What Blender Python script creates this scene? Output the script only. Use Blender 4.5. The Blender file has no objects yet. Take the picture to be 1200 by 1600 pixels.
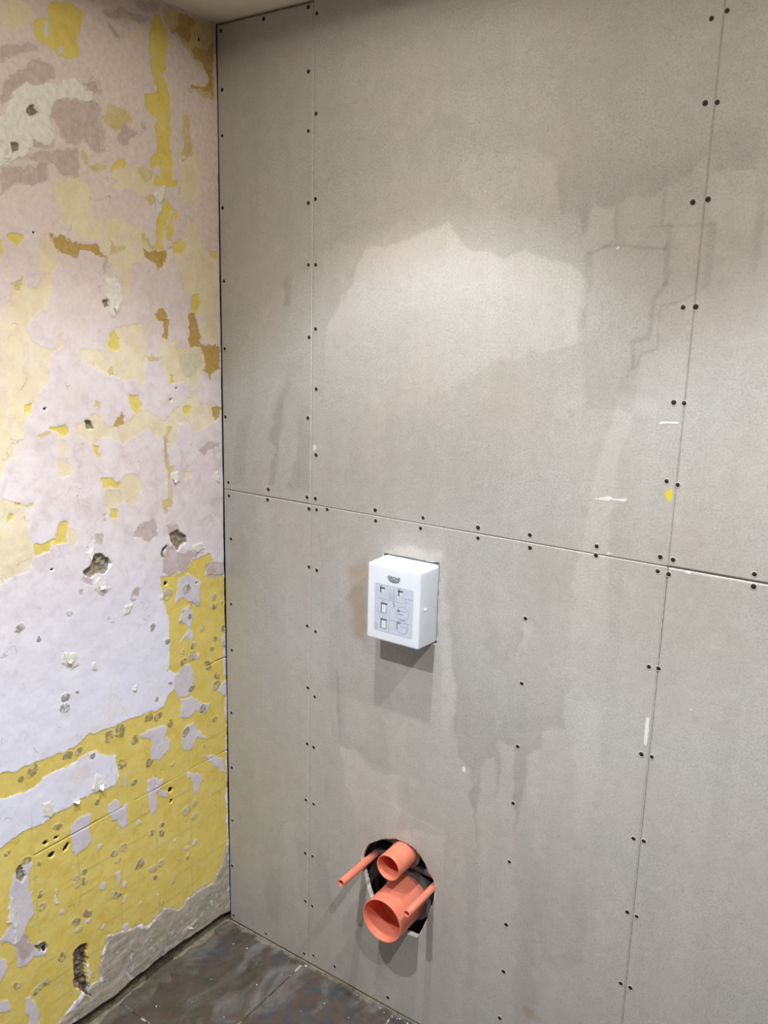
import bpy, bmesh, math, random
import numpy as np
from mathutils import Vector, Matrix, Euler

# ------------------------------------------------------------------ camera
scene = bpy.context.scene
COL = scene.collection
YAW, PITCH, ROLL = 0.594444209, -0.215070678, -0.0258347343
CAM = (1.44885, -1.44384, 1.59123)
cd = bpy.data.cameras.new('camera')
cd.sensor_fit = 'VERTICAL'; cd.sensor_height = 24.0; cd.lens = 1313.21/1600*24.0
cd.clip_start = 0.02
cam = bpy.data.objects.new('camera', cd); COL.objects.link(cam)
Rz = Matrix.Rotation(YAW, 4, 'Z'); Rx = Matrix.Rotation(PITCH, 4, 'X'); Ry = Matrix.Rotation(ROLL, 4, 'Y')
cam.matrix_world = Matrix.Translation(CAM) @ Rz @ Rx @ Ry @ Matrix.Rotation(math.pi/2, 4, 'X')
scene.camera = cam

# ------------------------------------------------------------------ light & exposure
H = 2.23                      # ceiling height
ROOM_X, ROOM_Y = 2.12, -1.75
w = bpy.data.worlds.new('world'); scene.world = w; w.use_nodes = True
w.node_tree.nodes['Background'].inputs[0].default_value = (1, .95, .9, 1)
w.node_tree.nodes['Background'].inputs[1].default_value = 0.0
scene.view_settings.view_transform = 'Standard'
scene.view_settings.look = 'None'
scene.view_settings.gamma = 1.0
scene.view_settings.use_curve_mapping = False
scene.view_settings.exposure = 0.0
DOWNLIGHTS = [(.62, -.48, 1.17), (.61, -1.14, 2.0), (1.5, -.48, 1.5), (1.5, -1.13, 1.75)]
LAMP_POWER = 27.6
# strength and tint of the beam against the angle from straight down: (degrees, strength, colour)
BEAM = [(0, .36, (1, .94, .84)), (14, .37, (1, .945, .85)), (19, .38, (.99, .95, .90)), (25, .38, (.94, .955, 1.0)), (34, .345, (.97, .955, .94)),
        (42, .27, (.94, .955, 1.0)), (47, .14, (1, .955, .91)), (51, .072, (1, .935, .84)), (60, .042, (1, .92, .78)), (75, .03, (1, .92, .78)), (90, .01, (1, .91, .74))]

# ------------------------------------------------------------------ helpers
def new_obj(name, me, mat=None, parent=None):
    o = bpy.data.objects.new(name, me); COL.objects.link(o)
    if mat is not None:
        for m in (mat if isinstance(mat, (list, tuple)) else [mat]): me.materials.append(m)
    if parent is not None: o.parent = parent
    return o
def obj(name, bm, mat, parent=None, smooth=False, loc=None):
    me = bpy.data.meshes.new(name); bm.normal_update(); bm.to_mesh(me); bm.free()
    if smooth:
        for p in me.polygons: p.use_smooth = True
        try: me.set_sharp_from_angle(angle=math.radians(38))
        except Exception: pass
    o = new_obj(name, me, mat, parent)
    if loc is not None: o.location = loc
    return o
def tag(o, label=None, cat=None, group=None, kind=None):
    if label: o['label'] = label
    if cat: o['category'] = cat
    if group: o['group'] = group
    if kind: o['kind'] = kind
    return o
def empty(name, loc):
    o = bpy.data.objects.new(name, None); COL.objects.link(o); o.location = loc
    o.empty_display_size = .05
    return o
def bx(bm, x0, x1, y0, y1, z0, z1, mi=0):
    vs = [bm.verts.new(p) for p in ((x0,y0,z0),(x1,y0,z0),(x1,y1,z0),(x0,y1,z0),(x0,y0,z1),(x1,y0,z1),(x1,y1,z1),(x0,y1,z1))]
    for f in ((0,3,2,1),(4,5,6,7),(0,1,5,4),(1,2,6,5),(2,3,7,6),(3,0,4,7)):
        bm.faces.new([vs[i] for i in f]).material_index = mi
    return vs
def lathe_y(bm, prof, cx=0, cz=0, n=48, mi=0, closed=False):
    """revolve (radius, y) pairs about the axis through (cx, cz) that runs along Y"""
    rings = []
    for r, y in prof:
        if r < 1e-6: rings.append([bm.verts.new((cx, y, cz))])
        else: rings.append([bm.verts.new((cx+r*math.cos(2*math.pi*i/n), y, cz+r*math.sin(2*math.pi*i/n))) for i in range(n)])
    pr = list(zip(rings, rings[1:]))
    if closed: pr.append((rings[-1], rings[0]))
    for a, b in pr:
        for i in range(n):
            j = (i+1) % n
            try:
                if len(a) == 1 and len(b) == 1: continue
                if len(a) == 1: f = bm.faces.new([a[0], b[j], b[i]])
                elif len(b) == 1: f = bm.faces.new([a[i], a[j], b[0]])
                else: f = bm.faces.new([a[i], a[j], b[j], b[i]])
                f.material_index = mi
            except ValueError: pass
def recalc(bm): bmesh.ops.recalc_face_normals(bm, faces=bm.faces[:])

# ---- node helper
class NT:
    def __init__(s, name):
        s.m = bpy.data.materials.new(name); s.m.use_nodes = True
        s.t = s.m.node_tree; s.bsdf = s.t.nodes['Principled BSDF']
    def n(s, typ, **kw):
        nd = s.t.nodes.new(typ)
        for k, v in kw.items():
            if k.startswith('i_'):
                key = k[2:]; key = int(key) if key.isdigit() else key
                s.put(nd.inputs[key], v)
            else: setattr(nd, k, v)
        return nd
    def put(s, inp, v):
        if isinstance(v, bpy.types.NodeSocket): s.t.links.new(v, inp)
        elif isinstance(v, (tuple, list)) and len(v) == 3 and inp.type == 'RGBA': inp.default_value = (*v, 1)
        else: inp.default_value = v
    def math(s, op, a, b=None, c=None, clamp=False):
        nd = s.n('ShaderNodeMath', operation=op, use_clamp=clamp); s.put(nd.inputs[0], a)
        if b is not None: s.put(nd.inputs[1], b)
        if c is not None: s.put(nd.inputs[2], c)
        return nd.outputs[0]
    def mix(s, f, a, b, mode='MIX'):
        nd = s.n('ShaderNodeMix', data_type='RGBA', blend_type=mode)
        s.put(nd.inputs[0], f); s.put(nd.inputs[6], a); s.put(nd.inputs[7], b); return nd.outputs[2]
    def co(s, scale=(1, 1, 1)):
        tc = s.n('ShaderNodeTexCoord'); mp = s.n('ShaderNodeMapping'); s.t.links.new(tc.outputs['Object'], mp.inputs[0])
        mp.inputs['Scale'].default_value = scale; return mp.outputs[0]
    def noise(s, scale, detail=4, rough=.55, co=None, dist=0.0):
        nd = s.n('ShaderNodeTexNoise'); nd.inputs['Scale'].default_value = scale; nd.inputs['Detail'].default_value = detail
        nd.inputs['Roughness'].default_value = rough; nd.inputs['Distortion'].default_value = dist
        s.t.links.new(co if co is not None else s.co(), nd.inputs['Vector']); return nd.outputs[0]
    def ss(s, v, lo, hi, a=0.0, b=1.0):
        nd = s.n('ShaderNodeMapRange', interpolation_type='SMOOTHSTEP'); s.put(nd.inputs[0], v)
        nd.inputs[1].default_value = lo; nd.inputs[2].default_value = hi; nd.inputs[3].default_value = a; nd.inputs[4].default_value = b
        return nd.outputs[0]
    def ramp(s, v, stops):
        nd = s.n('ShaderNodeValToRGB'); s.put(nd.inputs[0], v); e = nd.color_ramp.elements
        while len(e) < len(stops): e.new(.5)
        for el, (p, c) in zip(e, stops): el.position = p; el.color = (*c, 1)
        return nd.outputs[0]
    def attr(s, name):
        return s.n('ShaderNodeAttribute', attribute_name=name).outputs['Fac']
    def out(s, color=None, rough=None, height=None, dist=.001, strength=1.0, spec=None):
        if color is not None: s.put(s.bsdf.inputs['Base Color'], color)
        if rough is not None: s.put(s.bsdf.inputs['Roughness'], rough)
        if spec is not None: s.put(s.bsdf.inputs['Specular IOR Level'], spec)
        if height is not None:
            b = s.n('ShaderNodeBump'); b.inputs['Strength'].default_value = strength; b.inputs['Distance'].default_value = dist
            s.put(b.inputs['Height'], height); s.t.links.new(b.outputs[0], s.bsdf.inputs['Normal'])
        return s.m
def srgb(r, g, b):
    f = lambda c: (c/255/12.92) if c/255 <= .04045 else ((c/255+.055)/1.055)**2.4
    return (f(r), f(g), f(b))
def simple(name, col, rough=.6, nscale=60, amt=.06, bump=0.0, spec=.4, metallic=0.0):
    t = NT(name); n = t.noise(nscale, 5)
    dark = tuple(c*(1-amt) for c in col); lite = tuple(min(1, c*(1+amt)) for c in col)
    c = t.ramp(n, [(.3, dark), (.7, lite)])
    t.bsdf.inputs['Metallic'].default_value = metallic
    return t.out(c, rough, n if bump else None, dist=bump or .001, spec=spec)

# ---- numpy noise and distance fields
_rng = np.random.RandomState(7)
_LAT = _rng.rand(256, 256).astype(np.float32)
def vnoise(x, y, seed=0):
    x = x + seed*37.7; y = y + seed*91.3
    xi = np.floor(x).astype(int); yi = np.floor(y).astype(int); fx = x-xi; fy = y-yi
    fx = fx*fx*(3-2*fx); fy = fy*fy*(3-2*fy)
    g = lambda a, b: _LAT[a % 256, b % 256]
    return (g(xi, yi)*(1-fx)+g(xi+1, yi)*fx)*(1-fy)+(g(xi, yi+1)*(1-fx)+g(xi+1, yi+1)*fx)*fy
def fbm(x, y, seed=0, oct=4):
    s = 0; a = .5
    for k in range(oct): s = s+a*(vnoise(x*2**k, y*2**k, seed+k*3)-.5)*2; a *= .5
    return s
def sdf_poly(px, py, poly):
    """signed distance (positive inside) of points to a closed polygon"""
    n = len(poly); d = np.full(px.shape, 1e9); ins = np.zeros(px.shape, bool)
    for i in range(n):
        ax, ay = poly[i]; bx_, by_ = poly[(i+1) % n]
        ex, ey = bx_-ax, by_-ay; wx, wy = px-ax, py-ay
        t = np.clip((wx*ex+wy*ey)/(ex*ex+ey*ey+1e-9), 0, 1)
        d = np.minimum(d, (wx-ex*t)**2+(wy-ey*t)**2)
        c = ((ay > py) != (by_ > py))
        if by_ != ay: ins ^= c & (px < (bx_-ax)*(py-ay)/(by_-ay)+ax)
    d = np.sqrt(d); return np.where(ins, d, -d)
def dist_line(px, py, pts):
    d = np.full(px.shape, 1e9)
    for (ax, ay), (bx_, by_) in zip(pts, pts[1:]):
        ex, ey = bx_-ax, by_-ay; wx, wy = px-ax, py-ay
        t = np.clip((wx*ex+wy*ey)/(ex*ex+ey*ey+1e-9), 0, 1)
        d = np.minimum(d, (wx-ex*t)**2+(wy-ey*t)**2)
    return np.sqrt(d)
def pairs(flat): return [(flat[i], flat[i+1]) for i in range(0, len(flat), 2)]
def smooth(x, lo, hi):
    t = np.clip((x-lo)/(hi-lo), 0, 1); return t*t*(3-2*t)
def mesh_from(name, verts, faces4, mat_idx=None):
    me = bpy.data.meshes.new(name)
    me.vertices.add(len(verts)); me.vertices.foreach_set('co', np.asarray(verts, np.float32).ravel())
    f = np.asarray(faces4, np.int32); me.loops.add(f.size); me.loops.foreach_set('vertex_index', f.ravel())
    me.polygons.add(len(f)); me.polygons.foreach_set('loop_start', np.arange(0, f.size, 4, dtype=np.int32))
    try: me.polygons.foreach_set('loop_total', np.full(len(f), 4, np.int32))
    except Exception: pass
    if mat_idx is not None: me.polygons.foreach_set('material_index', np.asarray(mat_idx, np.int32))
    me.update(calc_edges=True); return me
def put_attr(me, name, vals):
    a = me.attributes.new(name, 'FLOAT', 'POINT'); a.data.foreach_set('value', np.asarray(vals, np.float32))

# ------------------------------------------------------------------ surveyed marks (millimetres on each wall's own face)
# LEFT_*: distance out from the corner, height.  BOARD_*, SCREWS, PIPE_HOLE: distance right of the corner, height.
LEFT_PATCHES = [
["Y",[412,2152,366,2165,356,2155,340,2149,346,2129,354,2114,357,2094,350,2084,358,2069,374,2065,395,2064,410,2073,426,2077,441,2080,448,2088,445,2105,428,2120,420,2134]],
["P",[427,2130,420,2140,418,2134,417,2094,423,2088,424,2117]],
["P",[400,2076,388,2078,386,2070,397,2066]],
["Y",[174,2198,154,2202,150,2191,135,2176,138,2151,142,2125,144,2099,154,2088,142,2074,136,2053,136,2016,138,1978,139,1940,137,1910,133,1892,116,1892,120,1880,157,1874,188,1872,185,1887,192,1906,192,1924,179,1937,176,1971,179,1989,167,2002,182,2007,197,2014,198,2043,180,2051,172,2063,173,2083,184,2090,184,2107,174,2117,185,2128,186,2149,183,2168,177,2183]],
["P",[187,1906,171,1911,166,1905,169,1892,183,1888]],
["Y",[156,1846,137,1835,124,1822,128,1810,136,1802,134,1778,140,1762,151,1765,150,1782,166,1779,169,1759,167,1743,176,1739,188,1753,184,1781,180,1808,170,1821]],
["P",[135,1827,131,1826,155,1784,161,1783]],
["Y",[140,1750,138,1758,115,1772,102,1757,114,1740,136,1736]],
["D",[98,2024,82,2031,77,2013,83,1988,73,1967,73,1951,90,1945,109,1945,103,1962,100,1989]],
["D",[359,1901,347,1896,348,1884,356,1886]],
["Y",[291,1886,279,1906,260,1916,253,1906,256,1895,270,1891,278,1881,289,1881]],
["Y",[531,1738,492,1744,493,1735,508,1721,519,1726]],
["Y",[541,1727,536,1726,538,1702,544,1696]],
["O",[444,1743,411,1745,382,1740,338,1741,327,1733,319,1719,339,1717,366,1723,379,1714,405,1714,425,1721,435,1732]],
["D",[301,1748,282,1741,266,1740,268,1735,293,1725,301,1723,302,1735]],
["O",[216,1741,167,1743,154,1737,163,1712,180,1699,190,1714,210,1717,217,1724]],
["Y",[39,1755,9,1749,6,1736,21,1739]],
["D",[233,1770,220,1771,193,1751,178,1746,198,1745,221,1758]],
["D",[148,2222,123,2227,102,2217,78,2226,54,2222,6,2228,6,2159,8,2077,42,2072,80,2073,88,2082,69,2079,36,2091,24,2113,40,2132,62,2134,78,2149,94,2159,109,2170,130,2175,134,2188,144,2200]],
["O",[97,2213,76,2225,60,2216,76,2201,72,2180,77,2169,104,2175,130,2175,124,2184,103,2193]],
["O",[72,2158,56,2169,28,2173,10,2185,8,2147,12,2084,24,2086,75,2078,86,2087,58,2090,30,2098,24,2113,40,2139,67,2148]],
["C",[511,2122,467,2135,445,2123,458,2098,492,2082,514,2086]],
["C",[431,1828,417,1846,375,1857,340,1850,340,1804,324,1795,317,1749,373,1747,410,1771,419,1811]],
["C",[317,1785,270,1794,232,1783,193,1749,146,1745,142,1722,164,1704,205,1717,250,1710,257,1667,268,1644,276,1681,312,1714,324,1737]],
["C",[462,1743,440,1744,425,1721,422,1704,436,1678,453,1614,532,1612,526,1642,513,1660,497,1664,502,1647,471,1650,455,1677,463,1687]],
["C",[136,1734,85,1767,50,1758,6,1736,6,1621,89,1618,88,1656,105,1667,120,1699]],
["C",[123,1931,111,1960,62,1965,46,1916,64,1874,94,1838,120,1858,108,1895]],
["C",[289,1879,236,1905,197,1897,173,1874,209,1846,238,1854,286,1858]],
["C",[100,1814,61,1810,56,1761,96,1762]],
["D",[296,2004,260,2005,237,1981,281,1958,308,1964]],
["D",[214,1846,189,1853,174,1836,195,1833]],
["D",[348,1880,302,1898,303,1887,330,1871]],
["D",[227,1896,192,1901,193,1875,218,1875]],
["B",[516,2052,460,2070,434,2067,442,2057,481,2043,518,2029]],
["B",[522,1980,498,2011,454,2046,412,2044,410,2019,446,2004,481,1996,501,1973,524,1946]],
["B",[418,1981,396,1990,358,1996,332,2000,310,1991,307,1978,312,1966,304,1947,306,1919,319,1909,337,1917,353,1928,376,1910,396,1916,403,1942,422,1951]],
["B",[276,1956,257,1974,238,1970,214,1968,238,1956,244,1937,263,1933,277,1945]],
["B",[497,1872,454,1890,372,1907,365,1881,375,1859,412,1856,419,1876,463,1872]],
["B",[351,2032,321,2036,309,2022,327,2011,339,2022]],
["B",[216,1982,196,1988,196,1975,211,1972]],
["B",[296,2166,251,2186,213,2190,175,2184,252,2162,288,2162]],
["B",[288,2155,266,2148,258,2130,272,2130,284,2146]],
["B",[222,2208,153,2229,159,2206,194,2196]],
["B",[532,1848,471,1867,432,1870,438,1842,497,1827,535,1809]],
["W",[525,1937,509,1959,493,1984,469,2000,446,2007,422,2010,394,2018,368,2035,356,2028,331,2014,330,2002,366,1996,395,1991,418,1985,423,1967,423,1944,412,1927,414,1912,437,1906,462,1906,466,1889,497,1874,521,1854,532,1848]],
["B",[466,1910,453,1906,417,1914,417,1902,454,1893,463,1894]],
["G",[468,1961,456,1968,451,1960,440,1957,457,1951,470,1951]],
["G",[510,1896,495,1900,498,1885,508,1880]],
["W",[191,1852,173,1870,152,1875,158,1853,172,1817,183,1816,187,1834]],
["W",[314,1678,286,1676,277,1653,274,1631,279,1619,295,1599,308,1606,312,1629,320,1644]],
["G",[326,1629,312,1633,310,1618,320,1614]],
["B",[316,1718,308,1719,313,1682,318,1683]],
["C",[550,1613,522,1634,506,1652,459,1648,455,1620,483,1588,496,1577,490,1549,442,1538,427,1567,416,1571,422,1545,447,1524,466,1477,501,1417,527,1368,557,1324,576,1287,598,1290,581,1498,560,1484,551,1462,552,1392,554,1463,560,1484]],
["D",[525,1651,501,1666,496,1660,510,1649,507,1639,522,1645]],
["C",[386,1530,377,1538,332,1526,315,1576,291,1580,231,1589,216,1569,221,1521,237,1456,256,1478,282,1474,324,1484,352,1496,383,1512]],
["Y",[313,1568,301,1574,287,1557,291,1534,303,1530,314,1541]],
["D",[319,1491,310,1497,301,1479,317,1485]],
["O",[196,1610,178,1622,159,1617,165,1606,152,1599,160,1578,164,1558,172,1562,173,1594,192,1600]],
["O",[90,1613,75,1613,76,1588,65,1571,62,1549,26,1541,5,1536,3,1487,25,1483,31,1466,52,1484,48,1510,63,1536,92,1541,103,1549,96,1575,98,1604]],
["Y",[83,1650,65,1656,57,1635,66,1613,84,1613]],
["C",[110,1674,4,1701,5,1541,56,1554,61,1579,54,1614,53,1652,85,1655,105,1658]],
["C",[181,1545,136,1558,126,1537,68,1541,52,1502,59,1467,89,1450,66,1414,36,1412,5,1397,6,1370,62,1347,89,1347,91,1363,138,1371,139,1332,157,1312,173,1335,199,1350,231,1361,293,1340,322,1353,351,1352,361,1337,365,1349,405,1368,404,1380,385,1394,357,1407,348,1403,321,1377,291,1378,260,1397,229,1407,176,1378,142,1406,95,1425,89,1446,117,1464,151,1457,172,1487,187,1529]],
["E",[132,1520,63,1536,58,1502,94,1468,128,1486]],
["D",[218,1521,203,1527,184,1516,188,1508,214,1511]],
["Y",[153,1478,142,1478,143,1457,151,1458]],
["D",[358,1432,347,1424,347,1414,356,1417]],
["O",[316,1376,290,1411,283,1394,286,1378]],
["Y",[268,1442,246,1439,241,1420,252,1398,264,1413]],
["G",[383,1394,367,1392,363,1378,379,1380]],
["Y",[119,1406,96,1405,96,1390,117,1389]],
["O",[30,1403,5,1397,8,1375,27,1376]],
["Y",[468,1387,430,1391,421,1375,429,1366,444,1375,460,1381]],
["D",[488,1376,469,1383,465,1377,482,1371]],
["Y",[510,1428,496,1436,501,1417,509,1416]],
["C",[448,1368,432,1359,432,1321,417,1308,426,1285,441,1283,448,1307]],
["Y",[361,1341,351,1340,352,1320,360,1319]],
["D",[174,1365,160,1368,167,1334,166,1295,169,1276,155,1272,165,1251,171,1239,157,1219,161,1184,179,1174,192,1180,195,1194,172,1204,175,1274,180,1297]],
["B",[175,1339,164,1338,169,1291,175,1292]],
["Y",[346,1271,326,1270,308,1253,308,1245,327,1250,344,1248]],
["C",[340,1248,308,1243,297,1268,266,1271,246,1253,254,1207,275,1202,294,1214,315,1209,320,1197,340,1200]],
["Y",[333,1199,310,1195,316,1175,331,1178]],
["W",[164,1258,142,1257,134,1234,157,1230,165,1247]],
["W",[27,1243,12,1241,9,1217,25,1224]],
["B",[81,1304,57,1315,13,1311,13,1299,51,1296,64,1284]],
["C",[124,1259,98,1256,101,1243,119,1238]],
["Y",[551,1250,539,1250,540,1237,551,1239]],
["D",[521,1249,509,1243,514,1235,522,1238]],
["Y",[564,1230,551,1224,556,1212,566,1215]],
["C",[591,1278,555,1254,520,1234,520,1184,510,1140,525,1112,605,1100]],
["Y",[451,1197,436,1188,435,1168,441,1149,458,1153,475,1160,478,1141,498,1137,510,1144,513,1164,492,1163,466,1166,460,1189]],
["C",[434,1176,417,1173,411,1152,428,1135,436,1148]],
["B",[251,1155,212,1166,209,1121,242,1110,252,1125,278,1130,272,1137]],
["B",[350,1198,344,1197,347,1179,352,1182]],
["G",[374,1110,354,1112,336,1087,342,1077,357,1064,376,1072,384,1062,395,1069,404,1083,389,1092]],
["G",[167,1120,146,1126,124,1103,127,1090,145,1075,162,1097]],
["G",[193,1090,179,1093,183,1065,194,1062]],
["W",[395,1118,378,1127,376,1106,389,1096]],
["W",[384,1049,367,1060,353,1044,334,1035,359,1024,383,1036]],
["W",[106,1076,76,1080,64,1063,86,1056,104,1066]],
["B",[195,1054,176,1095,142,1070,107,1062,70,1050,108,1039,120,1023,167,1022,196,1031]],
["B",[174,1144,146,1135,141,1120,170,1121]],
["B",[371,1155,352,1151,354,1126,372,1134]],
["B",[404,1071,386,1062,387,1042,401,1049,410,1064]],
["B",[58,1024,-3,1010,-2,975,56,987]],
["B",[420,1050,408,1045,411,1035,418,1037]],
["Y",[201,1028,167,1022,120,1023,108,1037,48,1043,39,1024,56,1008,59,990,-2,983,7,286,529,557,487,572,454,574,414,580,353,568,342,586,350,637,379,659,394,677,413,678,457,670,526,670,562,657,591,658,623,670,654,680,650,728,620,718,587,711,523,704,478,706,426,711,411,720,346,710,282,713,209,704,196,729,175,741,165,776,188,789,183,850,177,915,198,967,203,996]],
["P",[142,1007,120,1014,90,992,72,978,85,957,80,922,111,935,134,960,155,951,157,975]],
["P",[138,932,117,932,105,909,113,877,113,858,111,837,132,858,150,845,137,865,119,879,148,902]],
["P",[165,776,140,788,116,780,104,756,108,722,124,708,161,706,175,741]],
["P",[155,704,118,700,81,666,55,664,72,637,107,660,126,642,156,664]],
["P",[276,663,222,665,199,651,206,634,189,612,195,590,226,575,242,590,253,614,240,634,273,654]],
["P",[139,627,114,627,102,602,64,565,103,582,123,559,154,567,152,602]],
["P",[78,524,11,489,9,439,32,471,72,510]],
["P",[262,539,244,546,216,508,235,496,242,460,254,445,259,478,263,505]],
["P",[112,496,87,464,101,427,110,442]],
["P",[21,696,1,700,2,653,28,678]],
["P",[371,533,355,535,335,506,326,472,363,490]],
["P",[8,816,-1,824,1,710,10,719]],
["P",[109,805,84,799,84,787,106,786]],
["B",[114,940,80,934,80,921,111,930]],
["W",[402,614,392,612,381,581,404,575,411,590]],
["W",[536,610,512,611,500,579,514,572,532,581]],
["W",[295,779,278,789,282,774,292,771]],
["W",[464,920,433,910,430,888,448,883,466,900]],
["W",[306,978,285,981,291,960,305,959]],
["W",[397,873,387,872,388,852,399,860]],
["W",[209,981,195,978,198,967,209,972]],
["B",[278,1015,265,1011,269,994,285,994]],
["Y",[660,562,632,562,575,570,516,571,440,577,346,570,80,526,3,469,5,214,60,148,138,154,173,136,228,173,271,155,331,188,389,203,415,162,413,110,460,103,496,89,541,70,690,186]],
["P",[465,532,442,542,423,534,423,502,423,468,439,452,465,450,469,493]],
["P",[371,535,353,526,349,507,320,510,325,460,340,446,350,486,368,504]],
["P",[260,530,244,536,214,517,220,498,236,492,238,452,254,446,257,475,261,504]],
["P",[138,505,105,486,97,449,104,428,117,454]],
["P",[225,500,199,483,206,459,226,478]],
["P",[358,350,348,349,352,316,363,327]],
["P",[342,278,332,276,338,262,347,263]],
["P",[408,452,395,445,400,435,408,440]],
["P",[617,460,608,490,580,494,569,492,571,469,576,448,573,410,568,374,586,357,585,324,575,300,554,304,540,281,549,258,576,276,597,268,615,283,608,323,626,343,647,365,627,383]],
["W",[618,446,609,440,612,382,608,331,613,330,616,369,626,391,624,414]],
["W",[519,402,513,398,513,365,517,366]],
["P",[663,344,639,316,634,291,654,265,669,268]],
["P",[602,190,587,187,571,128,573,95,596,113]],
["P",[672,237,636,211,634,184,674,202]],
["H",[475,229,461,229,449,216,448,180,453,138,450,82,469,105,484,143,484,214]],
["W",[450,163,443,163,448,80,454,85]],
["M",[-1,221,60,148,138,154,173,136,228,173,271,155,331,188,389,203,415,162,413,110,460,103,496,89,541,70,578,28,276,-218,4,-71]],
["W",[176,68,117,76,114,69,168,55]],
["E",[341,576,317,582,313,557,294,548,309,548,332,559]],
["G",[602,494,588,498,578,473,590,464,601,475]],
["B",[608,323,587,354,575,296,588,280,608,277]],
["G",[571,302,547,294,542,274,560,278]]]
LEFT_SPOTS = [["A",400,549,8.3],
["A",503,542,8.5],
["A",552,482,6.9],
["A",577,504,10.9],
["A",549,407,8.4],
["A",550,375,8.5],
["A",442,398,7.9],
["A",464,394,6.8],
["A",445,379,6.9],
["A",465,378,7.9],
["A",441,294,10.1],
["A",470,295,8.9],
["A",467,270,9.0],
["A",510,231,9.9],
["A",551,193,9.8],
["A",571,190,10.7],
["A",618,235,9.4],
["A",359,401,9.2],
["A",333,402,10.4],
["A",358,379,7.2],
["A",294,338,11.7],
["A",361,294,10.5],
["A",144,400,11.2],
["A",115,405,10.1],
["A",116,374,9.1],
["A",223,403,7.6],
["A",227,380,8.7],
["A",253,398,6.4],
["A",228,301,9.9],
["A",254,302,9.8],
["A",252,275,7.7],
["A",143,272,6.8],
["A",192,233,7.9],
["A",232,194,6.7],
["A",573,691,6.1],
["A",549,693,12.4],
["A",252,588,11.3],
["A",332,614,12.4],
["A",183,548,5.4],
["A",618,546,7.1],
["A",142,380,5.6],
["A",469,693,11.4],
["A",441,692,9.4],
["A",359,694,12.0],
["A",333,693,15.4],
["A",292,657,11.2],
["A",251,696,11.4],
["A",226,689,10.3],
["A",189,655,9.4],
["A",139,614,10.8],
["A",117,725,10.7],
["A",81,655,11.0],
["A",39,611,7.5],
["A",37,696,12.4],
["A",33,724,11.1],
["A",65,763,12.0],
["A",111,803,14.1],
["A",139,799,9.3],
["A",107,829,8.8],
["A",144,824,6.9],
["A",34,829,7.2],
["A",48,803,9.0],
["A",75,866,7.1],
["A",35,910,10.6],
["A",41,936,7.1],
["A",186,978,15.4],
["A",138,930,5.7],
["A",117,907,6.9],
["A",145,901,4.6],
["A",5,841,9.1],
["A",4,799,9.2],
["A",9,910,6.0],
["A",253,585,12.8],
["A",185,547,6.0],
["A",77,550,5.0],
["A",305,554,9.2],
["A",400,550,8.8],
["A",146,401,11.3],
["A",117,406,8.8],
["A",116,375,7.6],
["A",127,977,12.4],
["A",463,826,10.1],
["A",467,800,12.1],
["A",435,829,4.6],
["A",404,665,6.9],
["A",228,908,8.2],
["A",282,991,6.3],
["A",443,1005,7.8],
["A",555,1002,8.3],
["A",513,970,6.2],
["A",224,732,5.8],
["A",185,761,5.7],
["A",190,866,6.7],
["P",401,444,7.5],
["P",400,339,9.3],
["P",291,443,6.5],
["P",183,340,7.0],
["P",335,310,7.0],
["P",506,337,7.3],
["P",442,273,5.9],
["P",401,233,7.0],
["P",340,199,8.9],
["P",298,233,4.5],
["P",222,164,4.7],
["P",145,300,6.6],
["P",116,299,8.7],
["K",189,1006,4.6],
["K",475,1101,2.8],
["K",93,984,2.4],
["K",193,482,8.1],
["K",191,452,4.1],
["K",484,485,6.8],
["K",519,484,5.9],
["K",529,517,4.2],
["K",505,514,3.5],
["K",194,485,5.8],
["K",550,275,4.8],
["K",160,1424,3.0],
["K",473,1421,2.6],
["K",137,1449,2.1],
["K",230,2184,2.0],
["K",48,2186,2.2],
["K",473,1746,2.4],
["K",145,1748,2.0]]
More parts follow.
